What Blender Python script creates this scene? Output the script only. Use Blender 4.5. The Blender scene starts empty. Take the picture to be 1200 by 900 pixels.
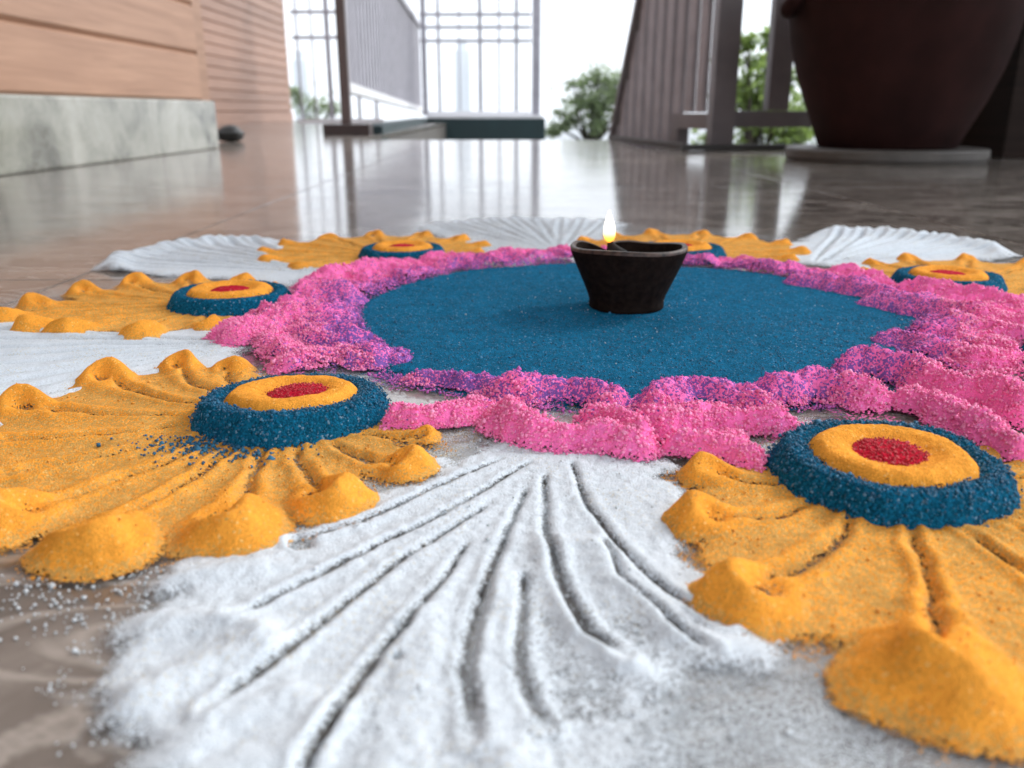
import bpy, bmesh, math, random
import numpy as np
from mathutils import Vector, Matrix
R = math.radians
sc = bpy.context.scene
col = sc.collection

# ------------------------------------------------------------------ camera
F, HY, CH = 1000.0, 130.0, 0.12          # focal length in px of a 1200 px frame, horizon row, eye height (m)
TH = math.atan((450 - HY) / F)
CT, ST = math.cos(TH), math.sin(TH)
cam = bpy.data.cameras.new('camera')
cam.sensor_width = 36
cam.lens = F / 1200 * 36
cam.clip_start = 0.01
cam.clip_end = 20000
cam.dof.use_dof = True
cam.dof.focus_distance = 0.37
cam.dof.aperture_fstop = 12.5
co = bpy.data.objects.new('camera', cam)
col.objects.link(co)
co.location = (0, 0, CH)
co.rotation_euler = (math.pi / 2 - TH, 0, 0)
sc.camera = co

# ------------------------------------------------------------------ world and sun
SUN_EL, SUN_AZ = R(33), R(52)            # azimuth measured to the right of the view direction
w = bpy.data.worlds.new('World')
sc.world = w
w.use_nodes = True
nt = w.node_tree
bg = nt.nodes['Background']
sky = nt.nodes.new('ShaderNodeTexSky')
sky.sky_type = 'NISHITA'
sky.sun_disc = False
sky.sun_elevation = SUN_EL
sky.sun_rotation = SUN_AZ
sky.dust_density = 4
sky.air_density = 1.0
hs = nt.nodes.new('ShaderNodeHueSaturation')
hs.inputs['Saturation'].default_value = 0.35
mx = nt.nodes.new('ShaderNodeMix')
mx.data_type = 'RGBA'
mx.inputs[0].default_value = 0.88
mx.inputs[7].default_value = (10.6, 11.3, 12.2, 1)   # even white overcast
nt.links.new(sky.outputs[0], hs.inputs['Color'])
nt.links.new(hs.outputs[0], mx.inputs[6])
nt.links.new(mx.outputs[2], bg.inputs[0])
bg.inputs[1].default_value = 0.1
sun = bpy.data.lights.new('sun', 'SUN')
sun.energy = 1.5
sun.angle = R(16)
sun.color = (1.0, 0.97, 0.93)
so = bpy.data.objects.new('sun', sun)
col.objects.link(so)
sdir = Vector((math.sin(SUN_AZ) * math.cos(SUN_EL), math.cos(SUN_AZ) * math.cos(SUN_EL), math.sin(SUN_EL)))
so.rotation_euler = sdir.to_track_quat('Z', 'Y').to_euler()
so.location = (4, 6, 8)
sc.view_settings.view_transform = 'Standard'
sc.view_settings.look = 'None'
sc.view_settings.exposure = 0.95
sc.view_settings.gamma = 1.0
sc.cycles.max_bounces = 8
sc.cycles.diffuse_bounces = 3
sc.cycles.glossy_bounces = 4
sc.cycles.transparent_max_bounces = 24

# ------------------------------------------------------------------ geometry helpers
def at(u, v, z=0.0):
    """pixel of the 1200x900 photograph -> point on the level z"""
    x = (u - 600) / F
    y = (v - 450) / F
    d = (x, CT - y * ST, -ST - y * CT)
    t = (CH - z) / (-d[2])
    return np.array((d[0] * t, d[1] * t))

def wall_at(u, v, p, d):
    """pixel -> point on the vertical plane through p (xy) along d (xy)"""
    x = (u - 600) / F
    y = (v - 450) / F
    r = (x, CT - y * ST, -ST - y * CT)
    n = (-d[1], d[0])
    t = (p[0] * n[0] + p[1] * n[1]) / (r[0] * n[0] + r[1] * n[1])
    return Vector((r[0] * t, r[1] * t, CH + r[2] * t))

def tag(o, label=None, cat=None, group=None, kind=None):
    if label: o['label'] = label
    if cat: o['category'] = cat
    if group: o['group'] = group
    if kind: o['kind'] = kind
    return o

def empty(name, loc=(0, 0, 0), rz=0.0):
    o = bpy.data.objects.new(name, None)
    o.empty_display_size = 0.05
    o.location = loc
    o.rotation_euler = (0, 0, rz)
    col.objects.link(o)
    return o

def link(name, me, m, parent=None, smooth=False):
    o = bpy.data.objects.new(name, me)
    if m is not None and not me.materials:
        me.materials.append(m)
    col.objects.link(o)
    if parent is not None:
        o.parent = parent
    if smooth:
        me.polygons.foreach_set('use_smooth', np.ones(len(me.polygons), bool))
    return o

def obj(name, bm, m, parent=None, smooth=False):
    me = bpy.data.meshes.new(name)
    bmesh.ops.recalc_face_normals(bm, faces=bm.faces)
    bm.to_mesh(me)
    bm.free()
    return link(name, me, m, parent, smooth)

def box(bm, lo, hi, bevel=0.0, mat=None):
    g = bmesh.ops.create_cube(bm, size=1)
    vs = g['verts']
    for v in vs:
        v.co = Vector([(lo[i] + hi[i]) / 2 + v.co[i] * (hi[i] - lo[i]) for i in range(3)])
        if mat is not None:
            v.co = mat @ v.co
    if bevel > 0:
        es = list({e for v in vs for e in v.link_edges})
        bmesh.ops.bevel(bm, geom=es, offset=bevel, segments=2, profile=0.7, affect='EDGES')

def boxo(name, lo, hi, m, parent=None, bevel=0.0, mat=None):
    bm = bmesh.new()
    box(bm, lo, hi, bevel, mat)
    return obj(name, bm, m, parent)

def tube(bm, pts, rad, n=8):
    rings = []
    for i, p in enumerate(pts):
        p = Vector(p)
        a = Vector(pts[max(i - 1, 0)])
        b = Vector(pts[min(i + 1, len(pts) - 1)])
        t = (b - a).normalized()
        u = t.cross(Vector((0.3, 0.9, 0.2))).normalized()
        v = t.cross(u)
        rings.append([bm.verts.new(p + (u * math.cos(k * 2 * math.pi / n) + v * math.sin(k * 2 * math.pi / n)) * rad[i]) for k in range(n)])
    for a, b in zip(rings, rings[1:]):
        for k in range(n):
            bm.faces.new((a[k], a[(k + 1) % n], b[(k + 1) % n], b[k]))
    bm.faces.new(rings[0][::-1])
    bm.faces.new(rings[-1])

def lathe(bm, prof, n=64, fn=None):
    rings = []
    for r, z in prof:
        ring = []
        for k in range(n):
            a = k * 2 * math.pi / n
            rr, zz = (r, z) if fn is None else fn(r, z, a)
            ring.append(bm.verts.new((rr * math.cos(a), rr * math.sin(a), zz)))
        rings.append(ring)
    for a, b in zip(rings, rings[1:]):
        for k in range(n):
            bm.faces.new((a[k], a[(k + 1) % n], b[(k + 1) % n], b[k]))
    bm.faces.new(rings[0][::-1])
    bm.faces.new(rings[-1])

# ------------------------------------------------------------------ numpy noise
def _hash(ix, iy, seed):
    h = (ix.astype(np.int64) * 374761393 + iy.astype(np.int64) * 668265263 + seed * 974711) & 0xFFFFFFFF
    h = ((h ^ (h >> 13)) * 1274126177) & 0xFFFFFFFF
    h = ((h ^ (h >> 16)) * 2246822519) & 0xFFFFFFFF
    return ((h ^ (h >> 15)) & 0xFFFFFF) / float(0xFFFFFF)

def vnoise(x, y, seed=0):
    ix = np.floor(x); iy = np.floor(y)
    fx = x - ix; fy = y - iy
    fx = fx * fx * (3 - 2 * fx); fy = fy * fy * (3 - 2 * fy)
    a = _hash(ix, iy, seed); b = _hash(ix + 1, iy, seed)
    c = _hash(ix, iy + 1, seed); d = _hash(ix + 1, iy + 1, seed)
    return (a * (1 - fx) + b * fx) * (1 - fy) + (c * (1 - fx) + d * fx) * fy

def fbm(x, y, seed=0, octv=4, gain=0.5):
    s = 0; amp = 1; tot = 0
    for k in range(octv):
        s = s + amp * vnoise(x * 2 ** k + 17.3 * k, y * 2 ** k - 9.1 * k, seed + k)
        tot += amp; amp *= gain
    return s / tot

def worley(x, y, seed=0):
    ix = np.floor(x); iy = np.floor(y)
    best = np.full(x.shape, 9.0)
    for dx in (-1, 0, 1):
        for dy in (-1, 0, 1):
            cx = ix + dx; cy = iy + dy
            px = cx + _hash(cx, cy, seed); py = cy + _hash(cx, cy, seed + 57)
            best = np.minimum(best, (px - x) ** 2 + (py - y) ** 2)
    return np.sqrt(best)

def sst(a, b, x):
    t = np.clip((x - a) / (b - a), 0, 1)
    return t * t * (3 - 2 * t)

def seg_dist(X, Y, pts):
    """distance to a polyline, parameter 0..1 along it, signed side"""
    best = np.full(X.shape, 1e9); tt = np.zeros(X.shape); sd = np.zeros(X.shape)
    L = [0.0]
    for a, b in zip(pts, pts[1:]):
        L.append(L[-1] + math.hypot(b[0] - a[0], b[1] - a[1]))
    for i, (a, b) in enumerate(zip(pts, pts[1:])):
        dx, dy = b[0] - a[0], b[1] - a[1]
        l2 = dx * dx + dy * dy + 1e-12
        t = np.clip(((X - a[0]) * dx + (Y - a[1]) * dy) / l2, 0, 1)
        d = np.hypot(X - a[0] - t * dx, Y - a[1] - t * dy)
        k = d < best
        best = np.where(k, d, best)
        tt = np.where(k, (L[i] + t * (L[i + 1] - L[i])) / L[-1], tt)
        sd = np.where(k, np.sign(dx * (Y - a[1]) - dy * (X - a[0])), sd)
    return best, tt, sd

def poly_sdf(X, Y, P):
    """positive inside"""
    d = np.full(X.shape, 1e9); ins = np.zeros(X.shape, bool)
    n = len(P)
    for i in range(n):
        a, b = P[i], P[(i + 1) % n]
        dx, dy = b[0] - a[0], b[1] - a[1]
        t = np.clip(((X - a[0]) * dx + (Y - a[1]) * dy) / (dx * dx + dy * dy + 1e-12), 0, 1)
        d = np.minimum(d, np.hypot(X - a[0] - t * dx, Y - a[1] - t * dy))
        c = ((a[1] > Y) != (b[1] > Y)) & (X < dx * (Y - a[1]) / (dy if abs(dy) > 1e-12 else 1e-12) + a[0])
        ins ^= c
    return np.where(ins, d, -d)

def heightfield(name, bbox, res, fn, m, parent=None, origin=(0, 0)):
    """a sheet of powder: fn(X, Y) -> height, cover (0..1), mix (0..1)"""
    x0, y0, x1, y1 = bbox
    nx = int((x1 - x0) / res) + 1; ny = int((y1 - y0) / res) + 1
    X, Y = np.meshgrid(x0 + np.arange(nx) * res, y0 + np.arange(ny) * res)
    jx = (_hash(np.arange(nx * ny).reshape(ny, nx), np.zeros((ny, nx)), 5) - .5) * res * .5
    jy = (_hash(np.arange(nx * ny).reshape(ny, nx), np.ones((ny, nx)), 5) - .5) * res * .5
    X = X + jx; Y = Y + jy
    H, C, M = fn(X, Y)
    keep = C > 0.02
    q = keep[:-1, :-1] | keep[1:, :-1] | keep[:-1, 1:] | keep[1:, 1:]
    iy, ix = np.nonzero(q)
    i0 = iy * nx + ix
    quads = np.stack([i0, i0 + 1, i0 + nx + 1, i0 + nx], 1)
    used, inv = np.unique(quads, return_inverse=True)
    quads = inv.reshape(quads.shape)
    V = np.stack([X.ravel()[used] - origin[0], Y.ravel()[used] - origin[1], H.ravel()[used]], 1)
    me = bpy.data.meshes.new(name)
    me.vertices.add(len(V)); me.vertices.foreach_set('co', V.astype(np.float32).ravel())
    me.loops.add(quads.size); me.loops.foreach_set('vertex_index', quads.astype(np.int32).ravel())
    me.polygons.add(len(quads)); me.polygons.foreach_set('loop_start', (np.arange(len(quads)) * 4).astype(np.int32))
    me.update(calc_edges=True)
    for nm, A in (('cover', C), ('mixture', M)):
        a = me.attributes.new(nm, 'FLOAT', 'POINT')
        a.data.foreach_set('value', A.ravel()[used].astype(np.float32))
    return link(name, me, m, parent, True), X, Y, H, C

def grains(name, P, size, m, parent=None, seed=1):
    """loose grains: small squashed octahedra at the points P (n,3)"""
    rng = np.random.default_rng(seed)
    n = len(P)
    base = np.array([(1, 0, 0), (-1, 0, 0), (0, 1, 0), (0, -1, 0), (0, 0, 1), (0, 0, -1)], float)
    tri = np.array([(0, 2, 4), (2, 1, 4), (1, 3, 4), (3, 0, 4), (2, 0, 5), (1, 2, 5), (3, 1, 5), (0, 3, 5)])
    s = size * rng.lognormal(0, .35, (n, 1, 1)) * rng.uniform(.7, 1.2, (n, 1, 3))
    a = rng.uniform(0, 6.28, n); b = rng.uniform(-.9, .9, n)
    ca, sa, cb, sb = np.cos(a), np.sin(a), np.cos(b), np.sin(b)
    Rm = np.zeros((n, 3, 3))
    Rm[:, 0, 0] = ca; Rm[:, 0, 1] = -sa * cb; Rm[:, 0, 2] = sa * sb
    Rm[:, 1, 0] = sa; Rm[:, 1, 1] = ca * cb; Rm[:, 1, 2] = -ca * sb
    Rm[:, 2, 1] = sb; Rm[:, 2, 2] = cb
    V = np.einsum('nij,nkj->nki', Rm, base[None] * s) + P[:, None, :]
    T = (tri[None] + (np.arange(n) * 6)[:, None, None]).reshape(-1, 3)
    me = bpy.data.meshes.new(name)
    me.vertices.add(n * 6); me.vertices.foreach_set('co', V.astype(np.float32).ravel())
    me.loops.add(T.size); me.loops.foreach_set('vertex_index', T.astype(np.int32).ravel())
    me.polygons.add(len(T)); me.polygons.foreach_set('loop_start', (np.arange(len(T)) * 3).astype(np.int32))
    me.update(calc_edges=True)
    o = link(name, me, m, parent)
    o['kind'] = 'stuff'
    return o

def pick(X, Y, H, prob, n, seed, lift=0.0003):
    rng = np.random.default_rng(seed)
    p = np.clip(prob, 0, None).ravel(); p = p / p.sum()
    k = rng.choice(len(p), n, p=p)
    return np.stack([X.ravel()[k] + rng.normal(0, .0008, n), Y.ravel()[k] + rng.normal(0, .0008, n), H.ravel()[k] + lift], 1)

# ------------------------------------------------------------------ materials
def mat(name):
    m = bpy.data.materials.new(name)
    m.use_nodes = True
    return m, m.node_tree, m.node_tree.nodes['Principled BSDF']

def N(t, kind, **kw):
    n = t.nodes.new(kind)
    for k, v in kw.items():
        if k in n.inputs:
            n.inputs[k].default_value = v
        else:
            setattr(n, k, v)
    return n

def ramp(t, stops):
    n = t.nodes.new('ShaderNodeValToRGB')
    e = n.color_ramp.elements
    while len(e) < len(stops): e.new(0.5)
    for i, (p, c) in enumerate(stops):
        e[i].position = p
        e[i].color = (*c, 1) if len(c) == 3 else c
    return n

def powder(name, c, c2=None, vary=0.22, painted_glint=0.0, grain=1000.0, bump=0.6, soft=0.0, cgrain=None, patch=.15):
    m, t, b = mat(name)
    L = t.links.new
    tc = N(t, 'ShaderNodeTexCoord')
    geo = N(t, 'ShaderNodeNewGeometry')
    vo = N(t, 'ShaderNodeTexVoronoi', Scale=grain)
    L(geo.outputs['Position'], vo.inputs['Vector'])
    sep = N(t, 'ShaderNodeSeparateColor')
    L(vo.outputs['Color'], sep.inputs[0])
    no = N(t, 'ShaderNodeTexNoise', Scale=90.0, Detail=4.0)
    L(geo.outputs['Position'], no.inputs['Vector'])
    # colour: base, or a second powder's grains where 'mixture' says so
    colr = N(t, 'ShaderNodeMix', data_type='RGBA')
    colr.inputs[6].default_value = (*c, 1)
    colr.inputs[7].default_value = (*(c2 or c), 1)
    am = N(t, 'ShaderNodeAttribute', attribute_name='mixture')
    gt = N(t, 'ShaderNodeMath', operation='GREATER_THAN')
    L(am.outputs['Fac'], gt.inputs[0]); L(sep.outputs[0], gt.inputs[1])
    L(gt.outputs[0], colr.inputs[0])
    # value variation grain by grain and in soft patches
    mr = N(t, 'ShaderNodeMapRange'); mr.inputs[3].default_value = 1 - vary; mr.inputs[4].default_value = 1 + vary
    L(sep.outputs[1], mr.inputs[0])
    mr2 = N(t, 'ShaderNodeMapRange'); mr2.inputs[1].default_value = .3; mr2.inputs[2].default_value = .7
    mr2.inputs[3].default_value = 1 - patch; mr2.inputs[4].default_value = 1 + patch * .85
    L(no.outputs['Fac'], mr2.inputs[0])
    mu = N(t, 'ShaderNodeMath', operation='MULTIPLY'); L(mr.outputs[0], mu.inputs[0]); L(mr2.outputs[0], mu.inputs[1])
    vm = N(t, 'ShaderNodeVectorMath', operation='SCALE')
    L(colr.outputs[2], vm.inputs[0]); L(mu.outputs[0], vm.inputs['Scale'])
    out = vm.outputs[0]
    if painted_glint > 0:  # specular glitter painted on random grains as a lighter colour
        g2 = N(t, 'ShaderNodeMath', operation='GREATER_THAN'); g2.inputs[1].default_value = 1 - painted_glint
        L(sep.outputs[2], g2.inputs[0])
        ms = N(t, 'ShaderNodeMix', data_type='RGBA')
        ms.inputs[7].default_value = tuple(min(1, x * 1.2 + .14) for x in c) + (1,)
        L(g2.outputs[0], ms.inputs[0]); L(out, ms.inputs[6])
        out = ms.outputs[2]
    L(out, b.inputs['Base Color'])
    b.inputs['Roughness'].default_value = 1.0
    b.inputs['Specular IOR Level'].default_value = .06
    bp = N(t, 'ShaderNodeBump', Strength=bump, Distance=0.0006)
    L(vo.outputs['Distance'], bp.inputs['Height'])
    bp.invert = True
    L(bp.outputs[0], b.inputs['Normal'])
    # coverage: where it is thin, single grains with the floor between them
    ac = N(t, 'ShaderNodeAttribute', attribute_name='cover')
    vo2 = N(t, 'ShaderNodeTexVoronoi', Scale=cgrain or grain * .9)
    L(geo.outputs['Position'], vo2.inputs['Vector'])
    s2 = N(t, 'ShaderNodeSeparateColor'); L(vo2.outputs['Color'], s2.inputs[0])
    sb = N(t, 'ShaderNodeMath', operation='SUBTRACT'); L(ac.outputs['Fac'], sb.inputs[0]); L(s2.outputs[0], sb.inputs[1])
    ga = N(t, 'ShaderNodeMapRange'); ga.inputs[1].default_value = -soft; ga.inputs[2].default_value = soft * .25 + .001
    L(sb.outputs[0], ga.inputs[0])
    lo = N(t, 'ShaderNodeMapRange'); lo.inputs[1].default_value = .04; lo.inputs[2].default_value = .38
    L(ac.outputs['Fac'], lo.inputs[0])
    al = N(t, 'ShaderNodeMath', operation='MULTIPLY'); L(ga.outputs[0], al.inputs[0]); L(lo.outputs[0], al.inputs[1])
    L(al.outputs[0], b.inputs['Alpha'])
    return m

YEL = (0.93, 0.375, 0.05)
BLU = (0.006, 0.125, 0.245)
PNK = (0.98, 0.19, 0.49)
M = {}
M['yellow'] = powder('yellow_powder', YEL, (.66, .36, .10), .16, .015, 1900, .6)
M['blue'] = powder('blue_powder', BLU, (.30, .12, .35), .35, .02, 1300, .8)
M['blue_grain'] = powder('blue_grain_powder', (0.005, 0.10, 0.19), None, .45, .03, 1200, 1.0)
M['pink'] = powder('pink_powder', PNK, (.24, .11, .40), .12, .02, 1250, .5)
M['red'] = powder('red_powder', (.52, .012, .035), None, .35, .03, 1300)
M['white'] = powder('white_powder', (.70, .755, .81), (.66, .65, .60), .08, 0, 1800, .5, .42, 2500, .04)
M['dust'] = powder('powder_dust', (.62, .67, .715), (.62, .46, .22), .06, 0, 2000, .2, .5, 3200, .05)

def grain_mat(name, c, c2):
    m, t, b = mat(name)
    g = N(t, 'ShaderNodeNewGeometry')
    r = ramp(t, [(0, c), (1, c2)])
    t.links.new(g.outputs['Random Per Island'], r.inputs[0])
    t.links.new(r.outputs[0], b.inputs['Base Color'])
    b.inputs['Roughness'].default_value = .6
    return m
M['g_pink'] = grain_mat('pink_grains', (.95, .16, .40), (.99, .34, .58))
M['g_purple'] = grain_mat('purple_grains', (.30, .07, .34), (.75, .16, .52))
M['g_blue'] = grain_mat('blue_grains', (.004, .06, .13), (.02, .18, .32))
M['g_white'] = grain_mat('white_grains', (.5, .53, .55), (.70, .73, .76))
M['g_yellow'] = grain_mat('yellow_grains', (.7, .27, .02), (.92, .42, .06))
M['g_red'] = grain_mat('red_grains', (.4, .01, .02), (.65, .05, .07))

def marble(name, dark, mid, light, rough, scale=1.0, ior=1.6, warp=1.0, bumpy=0.0, ys=2.2, vein=.45):
    m, t, b = mat(name)
    L = t.links.new
    geo = N(t, 'ShaderNodeNewGeometry')
    mp = N(t, 'ShaderNodeMapping'); mp.inputs['Rotation'].default_value = (0.3, 0.2, 0.5); mp.inputs['Scale'].default_value = (scale, scale * ys, scale)
    L(geo.outputs['Position'], mp.inputs[0])
    n1 = N(t, 'ShaderNodeTexNoise', Scale=2.2, Detail=7.0, Roughness=.6, Distortion=1.2 * warp)
    L(mp.outputs[0], n1.inputs['Vector'])
    r1 = ramp(t, [(.33, dark), (.5, mid), (.68, light)])
    L(n1.outputs['Fac'], r1.inputs[0])
    n2 = N(t, 'ShaderNodeTexNoise', Scale=5.0, Detail=5.0, Distortion=2.0 * warp)
    L(mp.outputs[0], n2.inputs['Vector'])
    r2 = ramp(t, [(.44, (0, 0, 0)), (.5, (1, 1, 1)), (.56, (0, 0, 0))])
    L(n2.outputs['Fac'], r2.inputs[0])
    mm = N(t, 'ShaderNodeMath', operation='MULTIPLY'); mm.inputs[1].default_value = vein
    L(r2.outputs[0], mm.inputs[0])
    mxn = N(t, 'ShaderNodeMix', data_type='RGBA'); mxn.inputs[7].default_value = (*[x * 1.5 for x in light], 1)
    L(mm.outputs[0], mxn.inputs[0]); L(r1.outputs[0], mxn.inputs[6])
    L(mxn.outputs[2], b.inputs['Base Color'])
    n3 = N(t, 'ShaderNodeTexNoise', Scale=14.0, Detail=4.0)
    L(geo.outputs['Position'], n3.inputs['Vector'])
    mr = N(t, 'ShaderNodeMapRange'); mr.inputs[3].default_value = rough * .6; mr.inputs[4].default_value = rough * 1.5
    L(n3.outputs['Fac'], mr.inputs[0]); L(mr.outputs[0], b.inputs['Roughness'])
    b.inputs['IOR'].default_value = ior
    if bumpy:
        n4 = N(t, 'ShaderNodeTexNoise', Scale=6.0, Detail=2.0); L(geo.outputs['Position'], n4.inputs['Vector'])
        bp = N(t, 'ShaderNodeBump', Strength=1.0, Distance=bumpy); L(n4.outputs['Fac'], bp.inputs['Height'])
        L(bp.outputs[0], b.inputs['Normal'])
    return m
M['tile'] = marble('polished_marble_tile', (.066, .057, .05), (.155, .132, .115), (.30, .265, .235), .115, 1.6, 1.75, 1.3, .0004, 2.0, .6)
M['grout'] = marble('grout', (.05, .045, .04), (.07, .06, .055), (.09, .08, .07), .6)
M['step'] = marble('grey_green_marble', (.085, .08, .06), (.26, .255, .21), (.37, .36, .31), .12, 2.4, 1.6, .6, 0, .9, .12)

def wood(name, a, b_, scale=1.0, rough=.5):
    m, t, b = mat(name)
    L = t.links.new
    geo = N(t, 'ShaderNodeNewGeometry')
    oi = N(t, 'ShaderNodeObjectInfo')
    ad = N(t, 'ShaderNodeVectorMath', operation='ADD')
    cmb = N(t, 'ShaderNodeCombineXYZ'); 
    ml = N(t, 'ShaderNodeMath', operation='MULTIPLY'); ml.inputs[1].default_value = 9.0
    L(oi.outputs['Random'], ml.inputs[0]); L(ml.outputs[0], cmb.inputs[1]); L(ml.outputs[0], cmb.inputs[0])
    L(geo.outputs['Position'], ad.inputs[0]); L(cmb.outputs[0], ad.inputs[1])
    mp = N(t, 'ShaderNodeMapping'); mp.inputs['Scale'].default_value = (1.6 * scale, .9 * scale, 22 * scale)
    L(ad.outputs[0], mp.inputs[0])
    n = N(t, 'ShaderNodeTexNoise', Scale=2.4, Detail=6.0, Roughness=.6, Distortion=.8)
    L(mp.outputs[0], n.inputs['Vector'])
    r = ramp(t, [(.3, a), (.7, b_)])
    L(n.outputs['Fac'], r.inputs[0])
    mr = N(t, 'ShaderNodeMapRange'); mr.inputs[3].default_value = .86; mr.inputs[4].default_value = 1.12
    L(oi.outputs['Random'], mr.inputs[0])
    vm = N(t, 'ShaderNodeVectorMath', operation='SCALE'); L(r.outputs[0], vm.inputs[0]); L(mr.outputs[0], vm.inputs['Scale'])
    L(vm.outputs[0], b.inputs['Base Color'])
    b.inputs['Roughness'].default_value = rough
    b.inputs['Specular IOR Level'].default_value = .12 if b_[0] < .1 else .5
    bp = N(t, 'ShaderNodeBump', Strength=.3, Distance=.001); L(n.outputs['Fac'], bp.inputs['Height']); L(bp.outputs[0], b.inputs['Normal'])
    return m
M['plank'] = wood('pine_cladding', (.285, .15, .09), (.41, .235, .15))
M['plank_far'] = wood('far_cladding', (.27, .15, .105), (.38, .225, .16))
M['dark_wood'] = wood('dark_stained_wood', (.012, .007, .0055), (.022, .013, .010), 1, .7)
M['ceiling'] = wood('ceiling_board', (.20, .14, .10), (.28, .20, .15))

def plain(name, c, rough=.5, var=.15, metal=0.0, scale=12.0, bump=0.0, spec=.5):
    m, t, b = mat(name)
    b.inputs['Specular IOR Level'].default_value = spec
    geo = N(t, 'ShaderNodeNewGeometry')
    n = N(t, 'ShaderNodeTexNoise', Scale=scale, Detail=5.0)
    t.links.new(geo.outputs['Position'], n.inputs['Vector'])
    r = ramp(t, [(.3, [x * (1 - var) for x in c]), (.7, [min(1, x * (1 + var)) for x in c])])
    t.links.new(n.outputs['Fac'], r.inputs[0])
    t.links.new(r.outputs[0], b.inputs['Base Color'])
    b.inputs['Roughness'].default_value = rough
    b.inputs['Metallic'].default_value = metal
    if bump:
        bp = N(t, 'ShaderNodeBump', Strength=.5, Distance=bump)
        t.links.new(n.outputs['Fac'], bp.inputs['Height']); t.links.new(bp.outputs[0], b.inputs['Normal'])
    return m
M['grey_paint'] = plain('lavender_grey_paint', (.33, .315, .36), .45)
M['slat_paint'] = plain('mauve_grey_paint', (.27, .235, .245), .4)
M['white_paint'] = plain('white_paint', (.72, .71, .73), .45, .06)
M['brown_paint'] = plain('grey_brown_paint', (.135, .112, .115), .4)
M['post_brown'] = plain('dark_brown_paint', (.085, .055, .05), .4)
M['base_brown'] = plain('dark_reddish_iron', (.035, .018, .015), .5)
M['teal'] = plain('dark_teal_paint', (.006, .024, .028), .6, .25, 0, 3)
M['curb'] = plain('dark_curb_stone', (.04, .035, .032), .5)
M['concrete'] = plain('concrete', (.30, .29, .27), .85, .15, 0, 4)
M['pot'] = plain('dark_maroon_terracotta', (.022, .0072, .0062), .8, .35, 0, 9, .003, .12)
M['saucer'] = plain('grey_stone_slab', (.075, .065, .057), .55, .2, 0, 20)
M['soil'] = plain('potting_soil', (.03, .02, .015), .95, .3, 0, 60, .004)
M['stone'] = plain('dark_stone', (.012, .012, .010), .5, .3, 0, 30)
M['clay'] = plain('black_clay', (.011, .0066, .005), .9, .5, 0, 260, .0006, .08)
M['clay_rim'] = plain('worn_clay_rim', (.05, .028, .02), .5, .85, 0, 220, .0003, .4)
M['char'] = plain('charred_wick', (.012, .010, .010), .9, .4, 0, 900, .0004)
M['bark'] = plain('bark', (.06, .05, .04), .9, .3, 0, 20, .01)
M['facade'] = plain('haze_pale_facade', (.74, .78, .82), .7, .06, 0, .02)  # paleness put into the colour to stand for distance haze
M['oil'] = plain('lamp_oil', (.05, .025, .006), .05, .1)

def leaf_mat(name, a, b_):
    m, t, b = mat(name)
    g = N(t, 'ShaderNodeNewGeometry')
    r = ramp(t, [(0, a), (1, b_)])
    t.links.new(g.outputs['Random Per Island'], r.inputs[0])
    t.links.new(r.outputs[0], b.inputs['Base Color'])
    b.inputs['Roughness'].default_value = .55
    tr = N(t, 'ShaderNodeBsdfTranslucent')
    vm = N(t, 'ShaderNodeVectorMath', operation='SCALE'); vm.inputs['Scale'].default_value = 1.6
    t.links.new(r.outputs[0], vm.inputs[0]); t.links.new(vm.outputs[0], tr.inputs[0])
    ms = N(t, 'ShaderNodeMixShader'); ms.inputs[0].default_value = .4
    t.links.new(b.outputs[0], ms.inputs[1]); t.links.new(tr.outputs[0], ms.inputs[2])
    t.links.new(ms.outputs[0], t.nodes['Material Output'].inputs[0])
    return m
M['leaf'] = leaf_mat('hazed_tree_leaf', (.16, .20, .12), (.28, .35, .18))  # far leaves lightened in colour, as if paled by haze
M['leaf_near'] = leaf_mat('shrub_leaf', (.13, .19, .05), (.28, .38, .11))
M['leaf_pot'] = leaf_mat('pot_plant_leaf', (.012, .025, .010), (.03, .055, .02))
M['ground'] = plain('grassy_ground', (.06, .085, .035), .95, .4, 0, .6)
mw, tw, bw = mat('water')
bw.inputs['Base Color'].default_value = (.03, .05, .06, 1)
bw.inputs['Roughness'].default_value = .25
nw = N(tw, 'ShaderNodeTexNoise', Scale=.2, Detail=5.0)
gw = N(tw, 'ShaderNodeNewGeometry'); tw.links.new(gw.outputs['Position'], nw.inputs['Vector'])
bpw = N(tw, 'ShaderNodeBump', Strength=.3, Distance=.3); tw.links.new(nw.outputs['Fac'], bpw.inputs['Height']); tw.links.new(bpw.outputs[0], bw.inputs['Normal'])
M['water'] = mw
mf, tf, bf = mat('flame')
tcf = N(tf, 'ShaderNodeTexCoord')
sf = N(tf, 'ShaderNodeSeparateXYZ'); tf.links.new(tcf.outputs['Generated'], sf.inputs[0])
rf = ramp(tf, [(0, (.75, .22, .02)), (.16, (1, .42, .06)), (.34, (1, .80, .42)), (.6, (1, .95, .82)), (1, (1, .93, .78))])
tf.links.new(sf.outputs[2], rf.inputs[0])
ef = N(tf, 'ShaderNodeEmission'); ef.inputs[1].default_value = 1.6
tf.links.new(rf.outputs[0], ef.inputs[0])
tf.links.new(ef.outputs[0], tf.nodes['Material Output'].inputs[0])
M['flame'] = mf

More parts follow.
